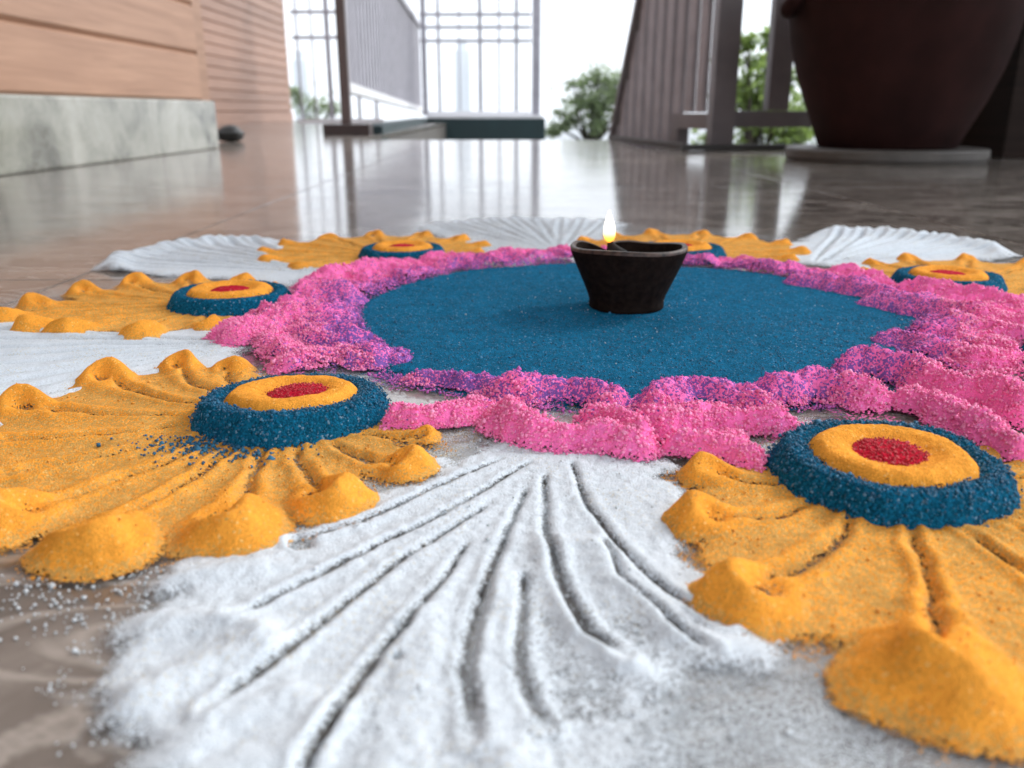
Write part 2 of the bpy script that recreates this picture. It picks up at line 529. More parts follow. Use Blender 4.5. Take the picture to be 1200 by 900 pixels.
# ================================================================== the setting
# ground below the terrace; water sheet added to mirror sky as white haze
bm = bmesh.new()
gx = [-400, -120, -40, -15, 0, 15, 40, 120, 400]
gy = [-200, -60, -10, 4, 12, 25, 45, 80, 130, 220]
def gz(x, y):
    return -3.0 - 27 * float(sst(14, 200, np.array(float(y)))) - .4 * math.sin(x * .13 + y * .21)
vs = [[bm.verts.new((x, y, gz(x, y))) for x in gx] for y in gy]
for j in range(len(gy) - 1):
    for i in range(len(gx) - 1):
        bm.faces.new((vs[j][i], vs[j][i + 1], vs[j + 1][i + 1], vs[j + 1][i]))
tag(obj('ground', bm, M['ground'], None, True), kind='structure')
bm = bmesh.new()
bm.faces.new([bm.verts.new(p) for p in ((-2700, 100, -29), (2700, 100, -29), (2700, 1750, -29), (-2700, 1750, -29))])
tag(obj('water', bm, M['water']), kind='structure')

# terrace floor: bed of grout, tiles on it as pieces
EDGE_Y = 3.86
floor = empty('floor')
tag(floor, kind='structure')
bm = bmesh.new()
box(bm, (-4.6, -1.8, -3.2), (2.6, 2.90, -.002))
box(bm, (-4.6, 2.9, -3.2), (.42, EDGE_Y - .003, -.002))
box(bm, (-4.6, EDGE_Y - .003, -3.2), (-.70, 12.4, -.002))
obj('floor_bed', bm, M['grout'], floor)
TS = .81
def tiles(x0, y0, x1, y1):
    i0 = math.floor((x0 + .33) / TS)
    x = x0
    while x < x1 - .01:
        nxt = min(x1, (math.floor((x + .33 + 1e-6) / TS) + 1) * TS - .33)
        y = y0
        while y < y1 - .01:
            nyt = min(y1, (math.floor((y + 1.8 + 1e-6) / TS) + 1) * TS - 1.8)
            b = bmesh.new()
            box(b, (x + .0008, y + .0008, -.02), (nxt - .0008, nyt - .0008, 0), .0008)
            obj('tile', b, M['tile'], floor)
            y = nyt
        x = nxt
tiles(-4.6, -1.8, 2.6, 2.91)
tiles(-4.6, 2.91, .43, EDGE_Y)
tiles(-4.6, EDGE_Y, -.69, 12.4)

# unseen porch ceiling, shading from overhead, cut short to let more sky light in
ceil = empty('ceiling')
tag(ceil, kind='structure')
for k in range(19):
    y = -1.75 + k * .19
    boxo('ceiling_board', (-4.6, y, 2.72), (2.6, y + .186, 2.745), M['ceiling'], ceil, .003)

# marble step
boxo('x', (0, 0, 0), (.01, .01, .01), M['stone'])
bpy.data.objects.remove(bpy.data.objects['x'])
STEP_H = .152
bm = bmesh.new()
box(bm, (-1.80, -1.7, 0.0005), (-.985, 2.98, STEP_H), .007)
tag(obj('marble_step', bm, M['step']), 'long grey-green marble step block running along the foot of the wooden wall', 'step')

# near wooden wall on the step
WX = -1.15
wall = empty('wooden_wall', (WX, 0, STEP_H))
tag(wall, 'pinkish pine-clad wall of broad horizontal planks rising from the marble step', 'wall')
boxo('wall_core', (-.60, -1.75, .001), (-.024, 3.40, 2.56), M['plank'], wall)
PH = .165
def plank_mesh(y0, y1, h, name):
    b = bmesh.new()
    prof = [(-.023, .0), (-.012, .0), (0, .012), (0, h - .008), (-.010, h - .0006), (-.023, h - .0006)]
    A = [b.verts.new((p[0], y0, p[1])) for p in prof]
    B = [b.verts.new((p[0], y1, p[1])) for p in prof]
    for i in range(len(prof)):
        j = (i + 1) % len(prof)
        b.faces.new((A[i], A[j], B[j], B[i]))
    b.faces.new(A[::-1]); b.faces.new(B)
    bmesh.ops.recalc_face_normals(b, faces=b.faces)
    me = bpy.data.meshes.new(name); b.to_mesh(me); b.free()
    return me
pm = plank_mesh(-1.75, 3.34, PH, 'plank')
for k in range(15):
    o = link('plank', pm, M['plank'], wall)
    o.location = (0, 0, .0008 + k * PH)
bpy.context.view_layer.update()
boxo('corner_board', (-.62, 3.343, .001), (-.004, 3.44, 2.56), M['plank'], wall, .003)
# far wooden wall at the left
FX = -2.62
fwall = empty('wooden_wall', (FX, 0, 0))
tag(fwall, 'farther pine-clad wall with narrow-looking boards ending at the bright railing', 'wall')
boxo('wall_core', (-.6, 4.0, .001), (-.024, 10.65, 2.7), M['plank_far'], fwall)
pf = plank_mesh(4.0, 10.65, .094, 'plank')
for k in range(27):
    o = link('plank', pf, M['plank_far'], fwall)
    o.location = (0, 0, .11 + k * .094)
boxo('baseboard', (-.022, 4.0, .001), (.012, 10.65, .108), M['plank_far'], fwall, .004)

# dark stone beyond the step
bm = bmesh.new()
bmesh.ops.create_icosphere(bm, subdivisions=4, radius=1)
for v in bm.verts:
    n_ = Vector(v.co)
    k = 1 + .10 * math.sin(n_.x * 4 + 1) * math.cos(n_.y * 3) + .05 * math.sin(n_.z * 9)
    v.co = Vector((n_.x * .062 * k, n_.y * .05 * k, max(n_.z, -.8) * .034 * k + .0275))
o = obj('stone', bm, M['stone'], None, True)
p = at(270, 166)
o.location = (p[0], p[1], 0.0005)
tag(o, 'small dark rounded stone lying on the floor past the end of the marble step', 'stone')

# ------------------------------------------------------------------ railings
def slat(bm_, a, b_, th, zlo0, zhi0, zlo1, zhi1):
    """upright flat board between plan points a and b_, own top and bottom heights at both ends"""
    d = Vector((b_[0] - a[0], b_[1] - a[1])).normalized()
    n = Vector((-d[1], d[0])) * th / 2
    v = []
    for p, lo, hi in ((a, zlo0, zhi0), (b_, zlo1, zhi1)):
        for s in (-1, 1):
            for z in (lo, hi):
                v.append(bm_.verts.new((p[0] + n[0] * s, p[1] + n[1] * s, z)))
    for q in ((0, 1, 3, 2), (4, 6, 7, 5), (0, 4, 5, 1), (2, 3, 7, 6), (1, 5, 7, 3), (0, 2, 6, 4)):
        bm_.faces.new([v[i] for i in q])

def slab(name, a, b_, th, z, m, parent):
    bm_ = bmesh.new()
    slat(bm_, a, b_, th, *z)
    return obj(name, bm_, m, parent)

# left side railing, running away from the near post
PA = np.array((-.855, 4.62)); PB = np.array((-1.08, 10.55))
dl = (PB - PA) / np.linalg.norm(PB - PA); LL = float(np.linalg.norm(PB - PA))
rl = empty('side_railing', (0, 0, 0))
tag(rl, 'pale lavender slatted side railing running away from the dark post on the left', 'railing')
boxo('post', (PA[0] - .024, PA[1] - .024, .056), (PA[0] + .024, PA[1] + .024, 1.15), M['post_brown'], rl, .003)
boxo('post_base', (PA[0] - .115, PA[1] - .06, .0005), (PA[0] + .125, PA[1] + .06, .055), M['base_brown'], rl, .004)
def lz(s): return .21 - .10 * s / LL
s_ = .10
while s_ < LL - .05:
    a = PA + dl * s_; b_ = PA + dl * (s_ + .085)
    slab('slat', a, b_, .03, (lz(s_) + .055, 1.02, lz(s_ + .085) + .055, 1.02), M['grey_paint'], rl)
    s_ += .165
slab('bottom_rail', PA + dl * .03, PB, .05, (lz(0), lz(0) + .05, lz(LL), lz(LL) + .05), M['white_paint'], rl)
slab('handrail', PA + dl * .03, PB, .07, (1.025, 1.08, 1.025, 1.08), M['grey_paint'], rl)
# teal kerb below it and below the far railing
kerb = empty('kerb_wall')
tag(kerb, 'dark teal painted kerb wall under the left and the far railings', 'kerb')
slab('side_kerb', PA + dl * .12 + np.array((.09, 0)), PB + np.array((.09, -.7)), .16, (-3, .045, -3, .045), M['teal'], kerb)
FY = 9.55
boxo('far_kerb', (-.99, FY - .12, -3), (.352, FY + .12, .045), M['teal'], kerb, .006)
boxo('coping', (-.90, FY - .10, .0455), (.33, FY + .10, .075), M['white_paint'], kerb, .004)

# far railing
def fx(u): return wall_at(u, 100, (0, FY), (1, 0)).x
def fz(v): return wall_at(600, v, (0, FY), (1, 0)).z
def bars(name, label, us, post_us, rails, u0, u1, zb):
    r_ = empty(name)
    tag(r_, label, 'railing')
    for u, wd in us:
        boxo('bar', (fx(u) - wd / 2, FY - .012, zb + .0405), (fx(u) + wd / 2, FY + .012, 1.40), M['grey_paint'], r_)
    for u, wd in post_us:
        boxo('post', (fx(u) - wd / 2, FY - .035, zb), (fx(u) + wd / 2, FY + .035, 1.50), M['grey_paint'], r_, .004)
    for v in rails:
        boxo('rail', (fx(u0), FY - .0105, fz(v) - .016), (fx(u1), FY + .0105, fz(v) + .016), M['grey_paint'], r_)
    boxo('rail', (fx(u0), FY - .02, zb + .0005), (fx(u1), FY + .02, zb + .040), M['white_paint'], r_)
    boxo('rail', (fx(u0), FY - .03, 1.401), (fx(u1), FY + .03, 1.45), M['grey_paint'], r_)
bars('far_railing', 'far open railing of thin bars with a banded top standing on the teal kerb',
     [(515, .03), (539, .014), (563, .04), (585, .022), (605, .038)], [(628, .085), (498, .05)], [-5, 17, 32, 48], 494, 622, .0755)
bars('far_railing', 'short piece of far railing between the wooden wall and the dark post',
     [(352, .02), (369, .016), (387, .045), (420, .03), (440, .03)], [], [14, 44], 346, 448, .0005)

# right railing along the top of the stairs
PR = np.array((.675, 2.86)); PE = np.array((.462, 3.98)); dr = (PE - PR) / np.linalg.norm(PE - PR)
rr_ = empty('stair_railing')
tag(rr_, 'brown-grey slatted stair railing sloping down beyond the floor edge right of the flame', 'railing')
boxo('post', (PR[0] - .045, PR[1] - .045, .0005), (PR[0] + .028, PR[1] + .03, 1.1), M['brown_paint'], rr_, .004)
def topz(s):
    """height of the handrail along the panel: level, then down the stairs"""
    a = wall_at(755, 0, PR, dr); b_ = wall_at(722, 163, PR, dr)
    sa = (Vector((a.x, a.y)) - Vector(PR)).length; sb = (Vector((b_.x, b_.y)) - Vector(PR)).length
    k = (b_.z - a.z) / (sb - sa)
    return min(.98, a.z + k * (s - sa))
s_ = .05
while s_ < 1.75:
    a = PR + dr * s_; b_ = PR + dr * (s_ + .060)
    lo = .115 if s_ < .36 else -1.6
    slab('slat', a, b_, .0172, (lo, topz(s_), lo, topz(s_ + .060)), M['slat_paint'], rr_)
    s_ += .104
slab('bottom_rail', PR + dr * .03, PR + dr * .40, .04, (.062, .112, .062, .112), M['brown_paint'], rr_)
slab('foot_block', PR + dr * .335, PR + dr * .40, .045, (.0005, .0615, .0005, .0615), M['brown_paint'], rr_)
sk = .03
while topz(sk + .01) >= .98: sk += .01
slab('handrail', PR + dr * .03, PR + dr * sk, .06, (.982, 1.03, .982, 1.03), M['brown_paint'], rr_)
slab('handrail', PR + dr * sk, PR + dr * 1.85, .06, (topz(sk) + .002, topz(sk) + .05, topz(1.85) + .002, topz(1.85) + .05), M['brown_paint'], rr_)
# right front railing with wide openings
rf_ = empty('porch_railing')
tag(rf_, 'dark porch railing with wide openings between the stair post and the big pot', 'railing')
RY = PR[1]
x2 = wall_at(913, 80, (0, RY), (1, 0)).x
boxo('post', (x2 - .034, RY - .03, .121), (x2 + .034, RY + .03, 1.1), M['brown_paint'], rf_, .004)
boxo('bottom_rail', (PR[0] + .030, RY - .025, .07), (1.60, RY + .025, .12), M['brown_paint'], rf_, .003)
boxo('handrail', (PR[0] + .030, RY - .04, 1.0), (1.60, RY + .04, 1.06), M['brown_paint'], rf_, .004)
boxo('kerb', (PR[0] - .14, RY - .075, .0008), (1.30, RY - .048, .020), M['curb'], rf_, .002)
slab('kerb', np.array((PR[0] - .125, RY - .045)), PE + np.array((-.03, -.15)), .03, (.0008, .020, .0008, .020), M['curb'], rf_)

# dark column right of the pot
cl_ = empty('column')
tag(cl_, 'dark stained wooden column at the right edge beside the big pot', 'column')
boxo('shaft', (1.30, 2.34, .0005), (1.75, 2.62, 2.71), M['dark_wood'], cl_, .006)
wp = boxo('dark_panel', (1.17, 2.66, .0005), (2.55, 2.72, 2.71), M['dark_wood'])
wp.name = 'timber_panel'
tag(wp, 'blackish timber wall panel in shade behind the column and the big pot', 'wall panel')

# stairs beyond the floor edge
stt = empty('stairs'); tag(stt, kind='structure')
for k in range(9):
    boxo('stair_tread', (-.66, EDGE_Y + .002 + k * .26, -3.1), (.36, EDGE_Y + .26 + k * .26, -.17 * (k + 1)), M['concrete'], stt)

# ------------------------------------------------------------------ big pot
PX, PY = .950, 2.25
sau = empty('plant_stand', (PX - .008, PY - .01, 0))
tag(sau, 'round grey stone slab on the floor carrying the big dark pot', 'stone slab')
bm = bmesh.new(); lathe(bm, [(.234, .0005), (.236, .007), (.225, .0075), (.225, .009), (.239, .0095), (.240, .028), (.237, .032)], 72)
obj('slab', bm, M['saucer'], sau, False)
pot = empty('plant_pot', (PX, PY, .0325))
tag(pot, 'big dark maroon clay pot standing on a round stone slab at right', 'plant pot')
bm = bmesh.new()
lathe(bm, [(.167, 0), (.174, .004), (.194, .05), (.222, .11), (.249, .18), (.269, .25), (.279, .31), (.284, .345), (.283, .36), (.300, .366), (.306, .385),
           (.304, .41), (.296, .418), (.270, .415), (.262, .38), (.255, .36)], 80,
      lambda r, z, a: (r * .95 * (1 + .006 * math.sin(3 * a + z * 20) + .004 * math.sin(11 * a)), z))
obj('pot_body', bm, M['pot'], pot, True)
bm = bmesh.new()
tube(bm, [(-.268, -.06, .345), (-.283, -.05, .333), (-.288, -.03, .322), (-.280, .0, .318), (-.268, .02, .325)], [.014, .018, .02, .018, .012], 10)
obj('lug', bm, M['pot'], pot, True)
bm = bmesh.new()
bmesh.ops.create_circle(bm, cap_ends=True, segments=48, radius=.248)
o = obj('soil', bm, M['soil'], pot); o.location = (0, 0, .385)
rng = random.Random(4)

def leaf_cloud(bm_, centers, n, spread, size, rng, aspect=.5):
    for i in range(n):
        c = rng.choice(centers)
        p = Vector(c[:3]) + Vector((rng.gauss(0, 1), rng.gauss(0, 1), rng.gauss(0, .8))) * spread * (c[3] if len(c) > 3 else 1)
        d = Vector((rng.gauss(0, 1), rng.gauss(0, 1), rng.gauss(-.25, .6))).normalized()
        u = d.cross(Vector((rng.gauss(0, .4), rng.gauss(0, .4), 1))).normalized()
        s = size * rng.uniform(.6, 1.3)
        k = u.cross(d) * s * .12
        v = [bm_.verts.new(q) for q in (p, p + d * s * .5 + u * s * aspect * .5 + k, p + d * s, p + d * s * .5 - u * s * aspect * .5 + k)]
        bm_.faces.new((v[0], v[1], v[2])); bm_.faces.new((v[0], v[2], v[3]))

plant = empty('pot_plant', (PX, PY, .418))
tag(plant, 'leafy dark green plant growing in the big maroon pot', 'plant')
bm = bmesh.new()
cs = []
for k in range(9):
    a = k * 2.4; r = .05 + .012 * k
    tip = Vector((r * 2.6 * math.cos(a), r * 2.6 * math.sin(a), .35 + .07 * (k % 5)))
    tube(bm, [(r * .6 * math.cos(a), r * .6 * math.sin(a), -.03), (r * 1.2 * math.cos(a), r * 1.2 * math.sin(a), .2), tip], [.009, .007, .003], 6)
    cs += [(tip.x, tip.y, tip.z), (tip.x * .8, tip.y * .8, tip.z * .7)]
obj('stem', bm, M['bark'], plant, True)
bm = bmesh.new(); leaf_cloud(bm, cs, 700, .085, .10, rng)
tag(obj('foliage', bm, M['leaf_pot'], plant), kind='stuff')

# ------------------------------------------------------------------ trees beyond the terrace
def tree(name, label, x, y, zt, blobs, n, spread, size, m, trunk_r=.09, group=None, cat='tree', seed=1):
    rg = random.Random(seed)
    zg = gz(x, y)
    t = empty(name, (x, y, zg))
    tag(t, label, cat, group)
    bm_ = bmesh.new()
    fork = Vector((0, 0, (zt - zg)))
    tube(bm_, [(0, 0, -.3), (.05, .02, fork.z * .5), fork], [trunk_r * 1.5, trunk_r * 1.1, trunk_r * .8], 10)
    ctr = []
    for (bx, by, bz, s) in blobs:
        p = Vector((bx, by, bz - zg))
        mid = (fork + p) / 2 + Vector((rg.uniform(-.06, .06), rg.uniform(-.06, .06), -.05))
        tube(bm_, [fork - Vector((0, 0, .1)), mid, p], [trunk_r * .5, trunk_r * .3, trunk_r * .1], 6)
        for q in range(3):
            e = p + Vector((rg.gauss(0, .7), rg.gauss(0, .7), rg.gauss(0, .6))) * spread * s * 1.3
            tube(bm_, [mid * .3 + p * .7, e], [trunk_r * .16, trunk_r * .05], 5)
            ctr.append((e.x, e.y, e.z, s * .6))
        ctr.append((p.x, p.y, p.z, s))
    obj('trunk', bm_, M['bark'], t, True)
    bm_ = bmesh.new()
    leaf_cloud(bm_, ctr, n, spread, size, rg)
    tag(obj('crown', bm_, m, t), kind='stuff')
    return t
TD = 13.0
def tp(u, v, y):
    q = wall_at(u, v, (0, y), (1, 0)); return q.x, q.z
tx, tz = tp(692, 128, TD)
bl = []
for (u, v, s) in ((700, 92, 1), (715, 95, 1.1), (690, 103, 1), (712, 112, 1.1), (680, 118, .9), (705, 128, .9), (722, 110, 1.1), (733, 125, 1), (672, 112, .7), (740, 105, 1), (650, 148, .6), (668, 138, .55), (696, 140, .6)):
    q = tp(u, v, TD); bl.append((q[0] - tx, random.Random(u).uniform(-.4, .4), q[1], s))
tree('leafy_tree', 'soft green round-topped tree seen through the gap beside the stair railing', tx, TD, tz - .45, bl, 2900, .13, .095, M['leaf'], .07, 'trees beyond the terrace', 'tree', 3)
TD2 = 5.6
tx, tz = tp(893, 150, TD2)
bl = []
for (u, v, s) in ((872, 75, .7), (880, 95, 1), (885, 115, 1.1), (900, 128, 1), (875, 135, 1), (890, 145, 1.1), (915, 140, 1), (930, 125, 1), (940, 150, 1.1), (868, 110, .8), (910, 80, .5), (905, 40, .35), (870, 50, .35), (920, 100, .8), (955, 140, 1), (880, 165, .8), (920, 165, .9), (850, 160, .8)):
    q = tp(u, v, TD2); bl.append((q[0] - tx, random.Random(u).uniform(-.25, .25), q[1], s))
tree('leafy_tree', 'bright green bushy tree behind the porch railing left of the big pot', tx, TD2, tz - .5, bl, 2600, .075, .062, M['leaf_near'], .05, 'trees beyond the terrace', 'tree', 5)
TD3 = 15.0
tx, tz = tp(366, 125, TD3)
bl = []
for (u, v, s) in ((350, 122, .8), (360, 127, 1), (372, 124, .9), (385, 127, .9), (395, 125, .8), (346, 112, .5)):
    q = tp(u, v, TD3); bl.append((q[0] - tx, random.Random(u).uniform(-.25, .25), q[1], s))
tree('low_bush', 'pale green bush low behind the far railing beside the wooden wall', tx, TD3, tz - .4, bl, 500, .12, .10, M['leaf'], .05, None, 'bush', 6)

# ================================================================== the rangoli
CC = np.array((.07, .52))
RINGS = {'A': at(343, 462, .010), 'B': at(1046, 533, .010), 'C': at(270, 341, .010), 'D': at(472, 290, .010),
         'E': at(797, 289, .010), 'F': at(1112, 322, .010), 'G': CC + .25 * np.array((math.cos(R(-30)), math.sin(R(-30))))}
OUT = {k: math.atan2(*(v - CC)[::-1]) for k, v in RINGS.items()}
RINGR = .0415

def near_rings(X, Y):
    d = np.full(X.shape, 9.0)
    for v in RINGS.values():
        d = np.minimum(d, np.hypot(X - v[0], Y - v[1]))
    return d

# dust over the floor inside the pattern
def dust_fn(X, Y):
    r = np.hypot(X - CC[0], Y - CC[1])
    n = fbm(X * 28, Y * 28, 3, 4)
    n2 = fbm(X * 9, Y * 9, 8, 3)
    c = sst(.50, .30, r + (n - .5) * .10) * (.10 + .45 * sst(.35, .75, n)) * (.35 + n2)
    # white film spilled on the floor in front right of the big white petal
    b1 = np.exp(-((X - .05) / .045) ** 2 - ((Y - .145) / .05) ** 2)
    c = np.maximum(c, b1 * (.40 + .7 * (n - .4)))
    c = c * (1 - .97 * sst(-.06, -.085, X) * sst(.25, .22, Y))
    return np.full(X.shape, .0004) + .0001 * n, np.clip(c, 0, .9), .25 * sst(.5, .6, n2)
o, *_ = heightfield('powder_dust', (-.45, .06, .60, 1.02), .004, dust_fn, M['dust'])
tag(o, kind='stuff')

# ------------------------------------------------------------------ yellow petals
STROKES = {
 'A': [(-104, .078, .3, .7), (-93, .098, .35, .9), (-74, .112, .35, 1.0), (-53, .120, .3, 1.0), (-33, .124, .2, .9), (-12, .122, .1, .9), (8, .120, 0, 1.0), (26, .124, -.1, 1.25), (44, .112, -.15, 1.2), (61, .097, -.2, 1.05), (83, .083, -.3, .8), (104, .064, -.3, .5)],
 'B': [(-104, .064, .15, .75), (-78, .083, .2, .95), (-55, .108, .25, 1.1), (-31, .124, .2, 1.45), (-6, .126, .1, 1.2), (18, .122, 0, 1.1), (40, .118, -.1, 1.1), (62, .105, -.2, 1.0), (84, .09, -.3, .8), (104, .066, -.3, .6)],
 'C': [(-102, .048, .3, .6), (-74, .075, .3, .7), (-50, .092, .3, .9), (-31, .112, .3, .9), (-12, .119, .2, .9), (9, .126, .1, .9), (24, .130, -.1, .9), (40, .118, -.2, 1), (53, .106, -.2, 1), (77, .090, -.3, 1), (102, .068, -.3, .8)]}
gen = [(-104, .07, .3, .6), (-83, .092, .3, .75), (-62, .112, .3, .85), (-40, .128, .25, .8), (-20, .136, .2, .85), (0, .140, 0, .75), (20, .138, -.2, .85), (40, .130, -.25, .8), (62, .114, -.3, .85), (83, .094, -.3, .75), (104, .07, -.3, .6)]
GRAIN_RES = {'A': .0009, 'B': .0008, 'C': .0013, 'D': .0018, 'E': .0018, 'F': .0016, 'G': .0014}

def petal_fn(key):
    c0 = RINGS[key]; a0 = OUT[key]; st = STROKES.get(key, gen)
    sd = ord(key)
    rg = random.Random(sd)
    pitd = [rg.choice((.5, .75, .88)) for _ in st]
    def fn(X, Y):
        dx = X - c0[0]; dy = Y - c0[1]
        ca, sa = math.cos(-a0), math.sin(-a0)
        U = dx * ca - dy * sa; V = dx * sa + dy * ca          # U points outward
        U0, V0 = U, V
        wob = .0035
        U = U + (fbm(X * 60, Y * 60, sd, 3) - .5) * wob * 2; V = V + (fbm(X * 60, Y * 60, sd + 9, 3) - .5) * wob * 2
        r = np.hypot(U, V); ph = np.degrees(np.arctan2(V, U))
        an = np.array([s[0] for s in st], float); ra = np.array([s[1] for s in st], float)
        ro = np.interp(ph, np.r_[-180, -128, an, 128, 180], np.r_[.02, .03, ra, .03, .02])
        edge = ro - r
        n = fbm(X * 220, Y * 220, sd + 3, 3)
        gap = np.min(np.abs(ph[..., None] - an[None, None, :]) / np.interp(an, [-110, 0, 110], [9., 10., 9.]), axis=-1)
        edge = edge - (1.0 if key in 'ABC' else .5) * np.interp(ph, [-60, -25, 110], [.005, .015, .017]) * sst(.45, 1.1, gap)
        base = sst(-.006, .004, edge + (n - .5) * .006)
        H = base * (.0010 + .0006 * n)
        cover = base * (1.0 + .12 * n)
        groove = np.ones(X.shape)
        for i, (pa, rad, bend, sz) in enumerate(st):
            q = R(pa)
            p0 = np.array((math.cos(q * .9), math.sin(q * .9))) * .036
            p2 = np.array((math.cos(q), math.sin(q))) * (rad - .004 * sz)
            side = np.array((-math.sin(q), math.cos(q)))
            p1 = (p0 + p2) / 2 + side * bend * .030
            P = [tuple((1 - t) ** 2 * p0 + 2 * t * (1 - t) * p1 + t * t * p2) for t in np.linspace(0, 1, 11)]
            near = np.hypot(U - (p0[0] + p2[0]) / 2, V - (p0[1] + p2[1]) / 2) < .095
            Un, Vn = U[near], V[near]
            d, t, sgn = seg_dist(Un, Vn, P)
            hb = H[near]; cb = cover[near]; gb = groove[near]
            # ridges pushed up on both sides, higher toward the tip
            off = .0030 + .0030 * t
            rh = (.0007 + .0021 * t ** 1.6) * sz
            hb = hb + rh * np.exp(-((d - off) / (.0016 + .0022 * t)) ** 2)
            # the heap at the end of the stroke, rounder outside, steeper inside
            e1 = np.array(P[-1]); e0 = np.array(P[-3]); dd = (e1 - e0) / np.linalg.norm(e1 - e0)
            c1 = e1 + dd * .001
            al = (Un - c1[0]) * dd[0] + (Vn - c1[1]) * dd[1]
            la = -(Un - c1[0]) * dd[1] + (Vn - c1[1]) * dd[0]
            wl = .0106 * sz; wa = np.where(al > 0, .0082 * sz, .015 * sz)
            q2 = np.sqrt((al / wa) ** 2 + ((la + .15 * bend * al) / wl) ** 2)
            hp = (.0112 if key in 'ABC' else .0082) * sz ** .8 * (1 - sst(0, 1.55, q2)) 
            hb = np.maximum(hb, hp + .6 * (hb * (q2 < 1.6)))
            cb = np.maximum(cb, sst(1.52, 1.30, q2))
            cut = (1 - .96 * np.exp(-(d / (.0012 + .0010 * t)) ** 2) * sst(.02, .14, t) * sst(1.0, .74, t))
            # a thumb print scooped out of the heap, off to one side
            scp = pitd[i] * np.exp(-(((al + .0060 * sz) / (.0078 * sz)) ** 2 + ((la - .0032 * sz * (1 if bend >= 0 else -1)) / (.0056 * sz)) ** 2))
            gb = np.minimum(gb, np.minimum(cut, 1 - scp))
            H[near] = hb; cover[near] = cb; groove[near] = gb
        g2 = sst(.05, .40, groove)
        H = H * groove
        cover = cover * np.where(groove < .5, .25 + 1.5 * groove, 1)
        lump = fbm(X * 420, Y * 420, sd + 5, 3) - .5
        H = H + lump * (.0005 + .03 * H)
        fade = sst(-.016, .0, edge + (n - .5) * .012) * .35
        cover = np.maximum(cover, fade * (np.abs(ph) < 115))
        cut_in = sst(.026, .034, r)                       # nothing hidden below the ring
        return np.maximum(H, 0) + .0009, np.clip(cover * cut_in, 0, 1), (.60 * sst(.0040, .0012, H) + .03) * (.7 + .6 * fbm(X * 45, Y * 45, sd + 1, 3))
    return fn

def ring_fn(key, part):
    c0 = RINGS[key]; sd = ord(key) * 3
    tilt = 0.0
    def fn(X, Y):
        dx = X - c0[0]; dy = Y - c0[1]
        if part == 'red':
            dx = dx - (.0035 if key == 'A' else -.0005); dy = dy - (.0025 if key == 'A' else .0022)
        th = np.arctan2(dy, dx)
        r = np.hypot(dx, dy) * (1.055 if part != 'yellow' else 1.0) * (1 + .11 * (vnoise(np.cos(th) * 2 + 5, np.sin(th) * 2 + 5, sd) - .5) + .04 * (fbm(X * 130, Y * 130, sd + 2, 2) - .5))
        lump = fbm(X * 500, Y * 500, sd + 4, 3) - .5
        if part == 'blue':
            h = (.0098 - .08 * (key == 'A') * dy) * sst(.0425, .0345, r) ** .8 * (.84 + .16 * sst(.027, .0315, r))
            w_ = worley(X * 420, Y * 420, sd)
            h = h + (.5 - w_) * .0011 * sst(.0005, .003, h)
            return h + .001, np.where(r > .019, sst(.0430, .0405, r), 0), np.zeros(X.shape)
        if part == 'yellow':
            h = (.0122 - .08 * (key == 'A') * dy) * sst(.0345, .0215, r) - .0026 * sst(.0185, .011, r)
            return h + lump * .0009 + .001, np.where((r > .010), sst(.0300, .0275, r * (1.0 if key == 'A' else 1.08) + lump * .004), 0), np.zeros(X.shape)
        h = (.0085 - .08 * (key == 'A') * dy) + .0020 * sst(.0165, .006, r) - .004 * sst(.014, .018, r)
        w_ = worley(X * 520, Y * 520, sd)
        return h + .0014 + (.5 - w_) * .0009, sst(.0172, .0155, r + lump * .004), np.zeros(X.shape)
    return fn

